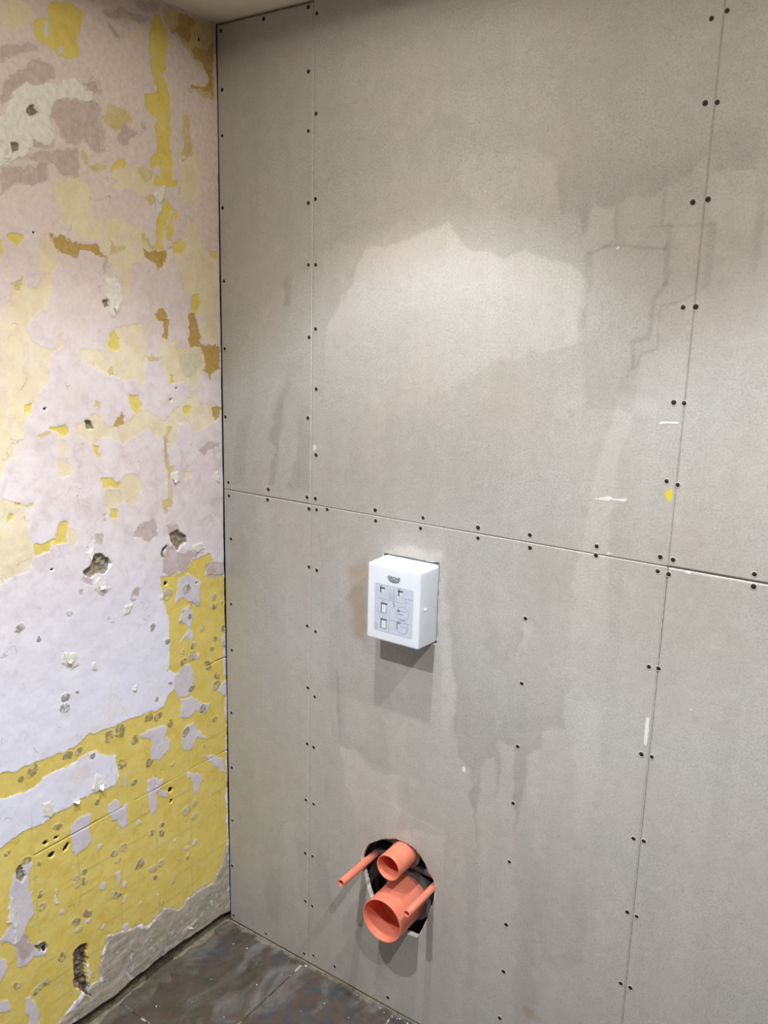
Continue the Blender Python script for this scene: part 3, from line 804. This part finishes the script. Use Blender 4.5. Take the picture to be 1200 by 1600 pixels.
    return tag(o, label, 'wall board', 'boards screwed to the back wall')

BOX_CUT = [(472, 951), (473, 1010), (472, 1080), (474, 1121), (530, 1122), (590, 1121.5), (613, 1124), (615.5, 1115), (614.5, 1060), (613.5, 1045), (614.5, 1030), (615, 960), (613.5, 946), (560, 946), (500, 946)]
S1, S2, ZM = .2729, 1.0706, 1.1992
g = .0008
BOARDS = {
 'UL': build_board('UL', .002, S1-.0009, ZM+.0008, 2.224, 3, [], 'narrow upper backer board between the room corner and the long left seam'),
 'UM': build_board('UM', S1+.0005, S2-.0004, ZM, 2.2285, 3, [], 'wide upper backer board above the white cistern cover, with a pale arc of lamp light painted into its colour'),
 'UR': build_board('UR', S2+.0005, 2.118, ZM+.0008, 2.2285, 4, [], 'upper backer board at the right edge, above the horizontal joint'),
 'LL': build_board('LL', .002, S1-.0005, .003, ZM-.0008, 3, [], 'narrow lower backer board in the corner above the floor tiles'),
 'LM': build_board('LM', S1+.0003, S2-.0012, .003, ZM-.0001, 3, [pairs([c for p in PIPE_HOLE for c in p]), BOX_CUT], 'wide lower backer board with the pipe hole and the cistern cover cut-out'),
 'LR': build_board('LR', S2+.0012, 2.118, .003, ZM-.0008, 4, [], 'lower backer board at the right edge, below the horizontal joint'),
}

# ---- one countersunk screw, then copies
M_SCREW = simple('black_phosphate_screw', srgb(50, 44, 38), .55, 300, .3, spec=.5)
M_DUST = simple('crushed_paper_rim', srgb(190, 186, 178), .9, 300, .1)
M_SLOT = simple('screw_recess', srgb(14, 12, 10), .8, 300, .2)
def screw_mesh():
    bm = bmesh.new()
    lathe_y(bm, [(.0062, .0), (.0058, -.0006), (.0050, -.0005), (.0047, -.0001)], n=20, mi=1)
    lathe_y(bm, [(.0047, -.0001), (.0045, -.00015), (.0030, -.0006), (.0000, -.0007)], n=20, mi=0)
    for k in range(2):
        a, b = (.0026, .0006) if k == 0 else (.0006, .0026)
        bx(bm, -a, a, -.00085, -.0004, -b, b, 2)
    recalc(bm)
    me = bpy.data.meshes.new('screw'); bm.to_mesh(me); bm.free()
    for m in (M_SCREW, M_DUST, M_SLOT): me.materials.append(m)
    for p in me.polygons: p.use_smooth = p.material_index != 2
    return me
SM = screw_mesh(); rs = random.Random(3)
for key, pts in SCREWS.items():
    for x, z in pts:
        x = max(x, 9)
        o = bpy.data.objects.new('screw', SM); COL.objects.link(o); o.parent = BOARDS[key]
        o.location = (x/1000, 0, z/1000); o.rotation_euler = (0, rs.uniform(0, 3.1), 0)
        k = rs.uniform(.80, .98); o.scale = (k, 1, k)

# ---- ceiling
bm = bmesh.new(); bx(bm, -.16, ROOM_X+.1, ROOM_Y-.1, .18, H, H+.12)
tag(obj('ceiling', bm, M_CEIL), kind='structure')
# ---- hidden sides of the room
bm = bmesh.new(); bx(bm, ROOM_X, ROOM_X+.1, ROOM_Y, 0, 0, H); tag(obj('wall_right', bm, M_PLASTER), kind='structure')
bm = bmesh.new(); bx(bm, -.16, ROOM_X+.1, ROOM_Y-.1, ROOM_Y, 0, H); tag(obj('wall_front', bm, M_PLASTER), kind='structure')

# ---- floor: dirty slate-look tiles, 250 mm wide rows
def mat_floor():
    t = NT('dirty_slate_tile'); co = t.co()
    a = t.noise(7, 6, .65, co, 1.2); b = t.noise(24, 7, .7, co, .5); c = t.noise(130, 4, .6, co)
    st = t.noise(11, 5, .6, t.co((1.0, .5, 1)), .8)
    col = t.ramp(a, [(.34, srgb(50, 49, 44)), (.44, srgb(70, 68, 62)), (.52, srgb(84, 70, 63)), (.60, srgb(66, 70, 76))])
    col = t.mix(t.math('MULTIPLY', t.ss(b, .35, .7), .5), col, srgb(90, 84, 74))
    col = t.mix(t.math('MULTIPLY', t.ss(st, .50, .70), .6), col, srgb(126, 127, 128))          # plaster dust smears
    col = t.mix(t.math('MULTIPLY', t.ss(c, .66, .74), .5), col, srgb(176, 170, 160))
    sep = t.n('ShaderNodeSeparateXYZ'); t.t.links.new(co, sep.inputs[0])
    gx, gy = sep.outputs[0], sep.outputs[1]
    w1 = t.math('MULTIPLY', t.math('SUBTRACT', b, .5), .006)
    def line(v, at, half): return t.ss(t.math('ABSOLUTE', t.math('SUBTRACT', t.math('ADD', v, w1), at)), half, half*.45)
    l = None
    for at in (.266, .545, .825, 1.105, 1.385, 1.665, 1.945):
        q = line(gx, at, .0035); l = q if l is None else t.math('MAXIMUM', l, q)
    for at in (-.364, -.724, -1.084, -1.444): l = t.math('MAXIMUM', l, line(gy, at, .0035))
    gcol = t.ramp(b, [(.40, srgb(58, 52, 46)), (.52, srgb(74, 68, 60)), (.60, srgb(190, 184, 172))])
    col = t.mix(t.math('MULTIPLY', l, .9), col, gcol)
    fil = t.math('MULTIPLY', t.ss(t.math('ADD', gy, t.math('MULTIPLY', t.math('SUBTRACT', b, .5), .05)), -.016, -.005), .4)
    col = t.mix(fil, col, t.ramp(b, [(.4, srgb(96, 90, 78)), (.6, srgb(168, 164, 154))]))
    fl2 = t.math('MULTIPLY', t.ss(t.math('SUBTRACT', gx, t.math('MULTIPLY', t.math('SUBTRACT', b, .4), .08)), .030, .012), .6)
    col = t.mix(fl2, col, t.ramp(b, [(.35, srgb(88, 82, 70)), (.65, srgb(118, 112, 100))]))
    h = t.math('SUBTRACT', t.math('ADD', t.math('MULTIPLY', a, 3), b), t.math('MULTIPLY', l, .8))
    return t.out(col, t.ss(b, .3, .7, .32, .6), h, dist=.0014, strength=.7, spec=.45)
bm = bmesh.new(); bx(bm, -.16, ROOM_X+.1, ROOM_Y-.1, .18, -.1, 0)
tag(obj('floor', bm, mat_floor()), kind='structure')

# ragged mortar bead where the floor meets the left wall and the boards
M_MORTAR = simple('grey_mortar', srgb(128, 122, 104), .95, 70, .30, .002)
def bead(name, pts, width, height, seed):
    bm = bmesh.new(); rows = []; n = len(pts)
    for i, (x, y, nx_, ny_) in enumerate(pts):
        q = float(fbm(np.array([i*.13]), np.array([seed*1.7]), seed)[0]); w_ = width*(1+.9*q); h_ = height*(1+1.1*float(fbm(np.array([i*.3]), np.array([seed*2.2]), seed+5)[0]))
        row = [(0, 0, h_), (.35*w_, 0, h_*.8), (.75*w_, 0, h_*.35), (w_, 0, .0004), (w_, 0, -.002), (0, 0, -.002)]
        rows.append([bm.verts.new((x+nx_*a[0], y+ny_*a[0], a[2])) for a in row])
    for a, b in zip(rows, rows[1:]):
        for k in range(6): bm.faces.new([a[k], a[(k+1) % 6], b[(k+1) % 6], b[k]])
    bm.faces.new(rows[0]); bm.faces.new(rows[-1][::-1]); recalc(bm)
    return tag(obj(name, bm, M_MORTAR, smooth=True), kind='structure')
bead('trim_1', [(-.026, -.003-i*.008, 1, 0) for i in range(130)], .026, .004, 2)
bead('trim_2', [(.004+i*.008, -.0005, 0, -1) for i in range(240)], .004, .0018, 4)

# ------------------------------------------------------------------ carrier frame seen through the pipe hole
M_BLACK = simple('black_plastic', srgb(96, 98, 92), .42, 90, .2, spec=.5)
M_BLACK2 = simple('dark_grey_plastic', srgb(98, 101, 106), .38, 60, .15, spec=.5)
FL = (.5485, .4240); OUTL = (.5485, .3020)      # axes of the flush pipe and the outlet
t_ = empty('carrier_frame', (.54, .03, .15))
tag(t_, 'black plastic carrier frame seen inside the ragged pipe hole', 'frame')
def local(o, root): o.location = -root.location; return o
bm = bmesh.new(); bx(bm, .405, .675, .086, .14, .155, .495)
for zz in (.21, .27): bx(bm, .41, .67, .0795, .088, zz, zz+.012)
local(obj('mounting_plate', bm, M_BLACK, t_), t_)
def bar(x0, x1, yc, zc, ry, rz, tilt=0.0):
    bm = bmesh.new(); n = 20; R = []
    for x in (x0, x1):
        R.append([bm.verts.new((x, yc+ry*math.copysign(abs(math.cos(a))**.6, math.cos(a)), zc+tilt*(x-x0)+rz*math.copysign(abs(math.sin(a))**.6, math.sin(a)))) for a in [2*math.pi*i/n for i in range(n)]])
    for i in range(n): bm.faces.new([R[0][i], R[0][(i+1) % n], R[1][(i+1) % n], R[1][i]])
    bm.faces.new(R[0]); bm.faces.new(R[1]); recalc(bm); return bm
for xa, xb in ((.41, .5105), (.5865, .67)): local(obj('cross_bar', bar(xa, xb, .062, .418, .022, .014), M_BLACK2, t_, True), t_)
local(obj('cross_bar', bar(.41, .67, .055, .372, .018, .010), M_BLACK2, t_, True), t_)
bm = bmesh.new(); lathe_y(bm, [(.033, .085), (.0355, .08), (.0355, .024), (.0375, .022), (.0375, .012), (.0306, .012), (.0306, .085)], *FL, n=56); recalc(bm)
local(obj('flush_collar', bm, M_BLACK2, t_, True), t_)
bm = bmesh.new(); lathe_y(bm, [(.056, .085), (.058, .08), (.058, .045), (.0615, .043), (.0615, .030), (.0515, .030), (.0515, .085)], *OUTL, n=64); recalc(bm)
local(obj('outlet_collar', bm, M_BLACK2, t_, True), t_)
for sx in (.45, .626):
    bm = bmesh.new()
    lathe_y(bm, [(.0, .090), (.017, .090), (.017, .070), (.013, .068), (.013, .056), (.0, .056)], sx, .3675, n=6)
    recalc(bm); local(obj('rod_socket', bm, M_BLACK, t_), t_)
for q in ((.62, .66, .04, .06, .20, .48), (.425, .445, .045, .06, .2, .48)):
    bm = bmesh.new(); bx(bm, *q); local(obj('upright_strut', bm, M_BLACK, t_), t_)

# ------------------------------------------------------------------ the four terracotta coloured tubes
def mat_tube():
    t = NT('terracotta_plastic'); n = t.noise(40, 4, .5); d = t.noise(300, 2, .5)
    c = t.ramp(n, [(.3, srgb(228, 130, 106)), (.7, srgb(238, 144, 120))])
    c = t.mix(t.math('MULTIPLY', t.ss(d, .62, .74), .25), c, srgb(240, 200, 185))
    t.bsdf.inputs['Subsurface Weight'].default_value = .5
    t.bsdf.inputs['Subsurface Radius'].default_value = (.02, .008, .005)
    t.bsdf.inputs['Subsurface Scale'].default_value = .5
    return t.out(c, .42, spec=.4)
M_TUBE = mat_tube()
M_TUBE_IN = simple('tube_inner_skin', srgb(240, 146, 124), .5, 60, .05)
def tube(name, cx, cz, r, wall, ytip, yroot, label, cat, plug=None):
    root = empty(name, (cx, ytip, cz)); tag(root, label, cat)
    bm = bmesh.new(); n = 72 if r > .02 else 32
    c = min(.0008, wall*.3)
    lathe_y(bm, [(r, yroot-ytip), (r, c), (r-c, 0), (r-wall+c, 0), (r-wall, c), (r-wall, yroot-ytip)], n=n, closed=True)
    recalc(bm); obj('pipe_wall', bm, M_TUBE, root, True)
    if plug is not None:                                   # closed bottom inside the protective cap
        bm = bmesh.new(); rr = r-wall+.0002
        lathe_y(bm, [(0, plug), (rr*.6, plug), (rr*.94, plug-.0005), (rr, plug-.004), (rr, plug+.003), (0, plug+.003)], n=n)
        recalc(bm); obj('end_plug', bm, M_TUBE_IN, root, True)
    return root
tube('flush_pipe', FL[0], FL[1], .0299, .0022, -.060, .070, 'short terracotta coloured flush pipe at the top of the hole', 'pipe', .066)
o_ = tube('outlet_pipe', OUTL[0], OUTL[1], .0508, .0024, -.080, .078, 'widest terracotta coloured waste pipe, at the bottom of the hole', 'pipe', .074)
tube('fixing_sleeve', .4485, .3655, .0088, .0022, -.099, .055, 'thin terracotta coloured sleeve sticking out left of the flush pipe', 'pipe', .05)
tube('fixing_sleeve', .6265, .3690, .0080, .0020, -.101, .055, 'thin terracotta coloured sleeve crossing in front of the widest pipe', 'pipe', .05)

# ------------------------------------------------------------------ white cistern access cover
def mat_white():
    t = NT('milky_white_plastic'); n = t.noise(50, 3)
    c = t.ramp(n, [(.3, srgb(222, 229, 238)), (.7, srgb(229, 235, 243))])
    t.bsdf.inputs['Subsurface Weight'].default_value = .35
    t.bsdf.inputs['Subsurface Radius'].default_value = (.03, .03, .03); t.bsdf.inputs['Subsurface Scale'].default_value = .5
    return t.out(c, .3, spec=.5)
M_WHITE = mat_white()
BX0, BX1, BZ0, BZ1, BD = .4765, .6112, .9487, 1.1185, .0634
root = empty('cistern_cover', ((BX0+BX1)/2, 0, BZ0)); tag(root, 'white plastic cistern access cover with printed pictograms on its face', 'cistern cover')
def rrect(x0, x1, z0, z1, r, n=6):
    out = []
    for cx, cz, a0 in ((x1-r, z1-r, 0), (x0+r, z1-r, 90), (x0+r, z0+r, 180), (x1-r, z0+r, 270)):
        for k in range(n+1):
            a = math.radians(a0+90*k/n); out.append((cx+r*math.cos(a), cz+r*math.sin(a)))
    return out
bm = bmesh.new(); rings = []
for y, ins in ((.060, 0), (0, .0004), (-.03, .0014), (-BD+.004, .0026), (-BD+.0012, .0034), (-BD+.0002, .0050), (-BD, .0068)):
    rings.append([bm.verts.new((x, y, z)) for x, z in rrect(BX0+ins, BX1-ins, BZ0+ins, BZ1-ins, max(.0012, .007-ins))])
for a, b in zip(rings, rings[1:]):
    for i in range(len(a)): bm.faces.new([a[i], a[(i+1) % len(a)], b[(i+1) % len(a)], b[i]])
bm.faces.new(rings[-1]); bm.faces.new(rings[0][::-1]); recalc(bm)
local(obj('cover_body', bm, M_WHITE, root, True), root)
for x0, x1 in ((BX1-.004, BX1+.0012), (BX0-.0012+.002, BX0+.004)):
    bm = bmesh.new(); bx(bm, x0, x1, -.047, -.0405, 1.0315, 1.0365); bmesh.ops.bevel(bm, geom=bm.edges[:], offset=.0008, segments=2, affect='EDGES')
    local(obj('snap_lug', bm, M_WHITE, root), root)
# printed face
FY = -BD-.0003
M_PRINT = simple('pale_grey_print', srgb(194, 203, 217), .35, 80, .02)
M_PRINT2 = simple('mid_grey_print', srgb(160, 168, 178), .4, 80, .03)
M_INK = simple('grey_ink', srgb(92, 100, 108), .5, 80, .05)
M_PIC = simple('white_print', srgb(216, 222, 228), .4, 80, .02)
bm = bmesh.new(); pts = rrect(.4985, .5925, .9722, 1.0752, .003)
f0 = [bm.verts.new((x, FY, z)) for x, z in pts]; f1 = [bm.verts.new((x, FY+.0004, z)) for x, z in pts]
bm.faces.new(f0); bm.faces.new(f1[::-1])
for i in range(len(f0)): bm.faces.new([f0[i], f0[(i+1) % len(f0)], f1[(i+1) % len(f0)], f1[i]])
recalc(bm); PANEL = local(obj('instruction_panel', bm, M_PRINT, root), root)
def pr(bm, x0, x1, z0, z1, mi=0, lift=.0003): bx(bm, x0, x1, FY-lift, FY-lift+.0002, z0, z1, mi)
def ringp(bm, cx, cz, r, t, mi=0, a0=0, a1=360, lift=.0003):
    n = 36; a = [math.radians(a0+(a1-a0)*i/n) for i in range(n+1)]
    for p, q in zip(a, a[1:]):
        v = [bm.verts.new((cx+rr*math.cos(k), FY-lift, cz+rr*math.sin(k))) for rr, k in ((r, p), (r, q), (r-t, q), (r-t, p))]
        bm.faces.new(v).material_index = mi
bm = bmesh.new(); T = .0007
# cell borders
pr(bm, .5452, .5459, 1.040, 1.072, 1); pr(bm, .5355, .5361, .975, 1.024, 1); pr(bm, .5702, .5925, 1.0545, 1.0551, 1)
pr(bm, .5085, .570, 1.0435, 1.0440, 1); pr(bm, .536, .5915, 1.0015, 1.0020, 1); pr(bm, .5085, .5355, 1.0105, 1.0110, 1)
for k in range(7): pr(bm, .534+.0028*k, .5345+.0028*k, 1.046, 1.060-.0006*k, 1)
for k in range(4): pr(bm, .5005+.0022*k, .5008+.0022*k, .975, .988, 1)
pr(bm, .572, .582, 1.0475, 1.0480, 1); pr(bm, .574, .5745, 1.040, 1.056, 1)
# two tap-like pictograms
for x, z in ((.5115, 1.0695), (.5560, 1.0705)):
    pr(bm, x, x+.0028, z-.0125, z); pr(bm, x, x+.0115, z-.0045, z-.0010); pr(bm, x+.0015, x+.005, z+.0015, z+.0028)
    pr(bm, x+.0040, x+.0105, z-.0120, z-.0050, 2)
# cistern pictograms in the left column
for x, z in ((.5145, 1.0350), (.5145, 1.0005)):
    pr(bm, x, x+.0018, z-.0205, z); pr(bm, x, x+.0150, z-.0028, z+.0004); pr(bm, x+.0132, x+.0150, z-.0205, z, 1)
    pr(bm, x+.0030, x+.0122, z-.0195, z-.0045, 2); pr(bm, x, x+.0150, z-.0215, z-.0205, 1); pr(bm, x+.004, x+.0048, z+.0004, z+.0065, 1)
pr(bm, .5055, .5145, 1.0135, 1.0142, 1); pr(bm, .5060, .5066, 1.0135, 1.0260, 1)
# two round magnified details
for cz in (1.0215, .9920):
    ringp(bm, .5680, cz, .0150, .0008, 1)
pr(bm, .5560, .5610, 1.0235, 1.0275); pr(bm, .5605, .5770, 1.0262, 1.0272, 1); pr(bm, .5565, .5700, 1.0185, 1.0193); pr(bm, .562, .575, 1.0085, 1.0095, 1)
pr(bm, .5555, .5565, .985, 1.001); pr(bm, .5565, .5645, .9985, 1.0005); pr(bm, .5620, .5800, .9930, .9937, 1); pr(bm, .579, .5797, .984, .993, 1)
# locking mark in the middle
ringp(bm, .5445, 1.0355, .0062, .0012, 2); ringp(bm, .5455, 1.0350, .0034, .0012, 0, -100, 120); pr(bm, .5425, .5435, 1.033, 1.0385, 2)
recalc(bm); local(obj('pictograms', bm, [M_INK, M_PRINT2, M_PIC], PANEL), PANEL).location = (0, 0, 0)
# maker's mark: lettering over a half ellipse of wave lines
cu = bpy.data.curves.new('maker_lettering', 'FONT'); cu.body = 'GROHE'; cu.size = .0102; cu.extrude = .0001; cu.offset = .0002; cu.space_character = 1.0
to = bpy.data.objects.new('tmp_text', cu); COL.objects.link(to); bpy.context.view_layer.update()
me = bpy.data.meshes.new_from_object(to.evaluated_get(bpy.context.evaluated_depsgraph_get())); bpy.data.objects.remove(to)
co = np.zeros(len(me.vertices)*3, np.float32); me.vertices.foreach_get('co', co); co = co.reshape(-1, 3)
wd = co[:, 0].max()-co[:, 0].min(); k = .0305/wd
new = np.stack([.5292+(co[:, 0]-co[:, 0].min())*k, FY-.0002-co[:, 2], 1.0890+(co[:, 1])*.95], -1)
me.vertices.foreach_set('co', new.astype(np.float32).ravel()); me.update()
mk = new_obj('maker_lettering', me, M_INK, root); local(mk, root)
bm = bmesh.new(); cx_, cz_, ra, rb = .5445, 1.0880, .0135, .0058
for r in range(5):
    z1_ = -rb*(r/5)-.0003; z0_ = -rb*((r+.62)/5)-.0003; n = 16
    hw = ra*math.sqrt(max(0, 1-((z0_+z1_)/2/rb)**2)) if r < 4 else ra*.4
    for i in range(n):
        xa = -hw+2*hw*i/n; xb = -hw+2*hw*(i+1)/n; wa = .0004*math.sin(xa*900); wb = .0004*math.sin(xb*900)
        bm.faces.new([bm.verts.new(p) for p in ((cx_+xa, FY, cz_+z0_+wa), (cx_+xb, FY, cz_+z0_+wb), (cx_+xb, FY, cz_+z1_+wb), (cx_+xa, FY, cz_+z1_+wa))])
recalc(bm); local(obj('wave_emblem', bm, M_INK, root), root)

# ------------------------------------------------------------------ crumbs of plaster on the floor
M_CRUMB = simple('white_crumb', srgb(226, 222, 212), .9, 200, .1)
def crumb_mesh(seed):
    rnd = random.Random(seed); bm = bmesh.new(); bmesh.ops.create_icosphere(bm, subdivisions=1, radius=1)
    for v in bm.verts: v.co = Vector((v.co.x*rnd.uniform(.7, 1.2), v.co.y*rnd.uniform(.7, 1.2), (v.co.z*.6+.6)*rnd.uniform(.8, 1.1)))
    me = bpy.data.meshes.new('plaster_crumb'); bm.to_mesh(me); bm.free(); me.materials.append(M_CRUMB); return me
CM = [crumb_mesh(s) for s in range(3)]
CRUMBS = [(0.073, -0.063, 0.0018), (0.113, -0.054, 0.0026), (0.219, -0.131, 0.0022), (0.277, -0.012, 0.0029), (0.072, -0.321, 0.0022), (0.129, -0.261, 0.0011), (0.439, -0.012, 0.0017), (0.507, -0.012, 0.0024), (0.522, -0.017, 0.0018), (0.563, -0.012, 0.0022), (0.585, -0.012, 0.0026), (0.557, -0.015, 0.0017), (0.247, -0.071, 0.0011), (0.115, -0.184, 0.0013), (0.291, -0.156, 0.0011), (0.39, -0.079, 0.0013), (0.463, -0.079, 0.0013), (0.359, -0.13, 0.0011), (0.225, -0.25, 0.0013)]
for i, (x, y, r) in enumerate(CRUMBS):
    o = bpy.data.objects.new('plaster_crumb', CM[i % 3]); COL.objects.link(o); o.location = (x, y, -.0002); o.scale = (r, r, r*.8); o.rotation_euler = (0, 0, i*1.3)
    tag(o, 'small white plaster crumb lying on the dark floor tiles', 'plaster crumb', 'plaster crumbs on the floor tiles')

# ------------------------------------------------------------------ recessed ceiling downlights (above the picture)
M_RING = simple('white_downlight_ring', srgb(230, 230, 226), .35, 50, .02)
t = NT('downlight_lens'); em = t.bsdf; em.inputs['Emission Color'].default_value = (1, .95, .9, 1); em.inputs['Emission Strength'].default_value = 4.0
M_LENS = t.out((.9, .9, .88), .4)
def light_nodes(l):
    l.use_nodes = True; nt = l.node_tree; em = nt.nodes['Emission']
    tc = nt.nodes.new('ShaderNodeTexCoord'); sp = nt.nodes.new('ShaderNodeSeparateXYZ'); nt.links.new(tc.outputs['Normal'], sp.inputs[0])
    ab = nt.nodes.new('ShaderNodeMath'); ab.operation = 'ABSOLUTE'; nt.links.new(sp.outputs[2], ab.inputs[0])
    ac = nt.nodes.new('ShaderNodeMath'); ac.operation = 'ARCCOSINE'; nt.links.new(ab.outputs[0], ac.inputs[0])
    dv = nt.nodes.new('ShaderNodeMath'); dv.operation = 'DIVIDE'; nt.links.new(ac.outputs[0], dv.inputs[0]); dv.inputs[1].default_value = math.pi/2
    rp = nt.nodes.new('ShaderNodeValToRGB'); nt.links.new(dv.outputs[0], rp.inputs[0]); e = rp.color_ramp.elements
    while len(e) < len(BEAM): e.new(.5)
    for el, (a, s_, c) in zip(e, BEAM): el.position = a/90; el.color = (s_*c[0], s_*c[1], s_*c[2], 1)
    nt.links.new(rp.outputs[0], em.inputs['Color']); em.inputs['Strength'].default_value = 1.0
for i, (x, y, k) in enumerate(DOWNLIGHTS):
    where = ['nearest the corner', 'further from the boards on the corner side', 'near the boards on the far side', 'further from the boards on the far side'][i]
    root = empty('ceiling_downlight', (x, y, H)); tag(root, 'round recessed ceiling downlight above the picture, ' + where, 'ceiling light', 'recessed ceiling downlights')
    bm = bmesh.new(); n = 40; prof = [(.034, -.001), (.036, -.004), (.044, -.003), (.045, .0), (.034, .0)]
    rg = [[bm.verts.new((r*math.cos(2*math.pi*j/n), r*math.sin(2*math.pi*j/n), z)) for j in range(n)] for r, z in prof]
    for a in range(len(rg)):
        b = (a+1) % len(rg)
        for j in range(n): bm.faces.new([rg[a][j], rg[a][(j+1) % n], rg[b][(j+1) % n], rg[b][j]])
    recalc(bm); obj('trim_ring', bm, M_RING, root, True)
    bm = bmesh.new(); bmesh.ops.create_circle(bm, cap_ends=True, radius=.034, segments=32)
    for v in bm.verts: v.co.z = -.0012
    obj('lens', bm, M_LENS, root)
    ld = bpy.data.lights.new('downlight_beam', 'SPOT'); ld.energy = LAMP_POWER*k*4; ld.spot_size = math.radians(176); ld.spot_blend = .05; ld.shadow_soft_size = .014
    ld.color = (1, 1, 1); light_nodes(ld)
    lo = bpy.data.objects.new('downlight_beam', ld); COL.objects.link(lo); lo.parent = root; lo.location = (0, 0, -.02)
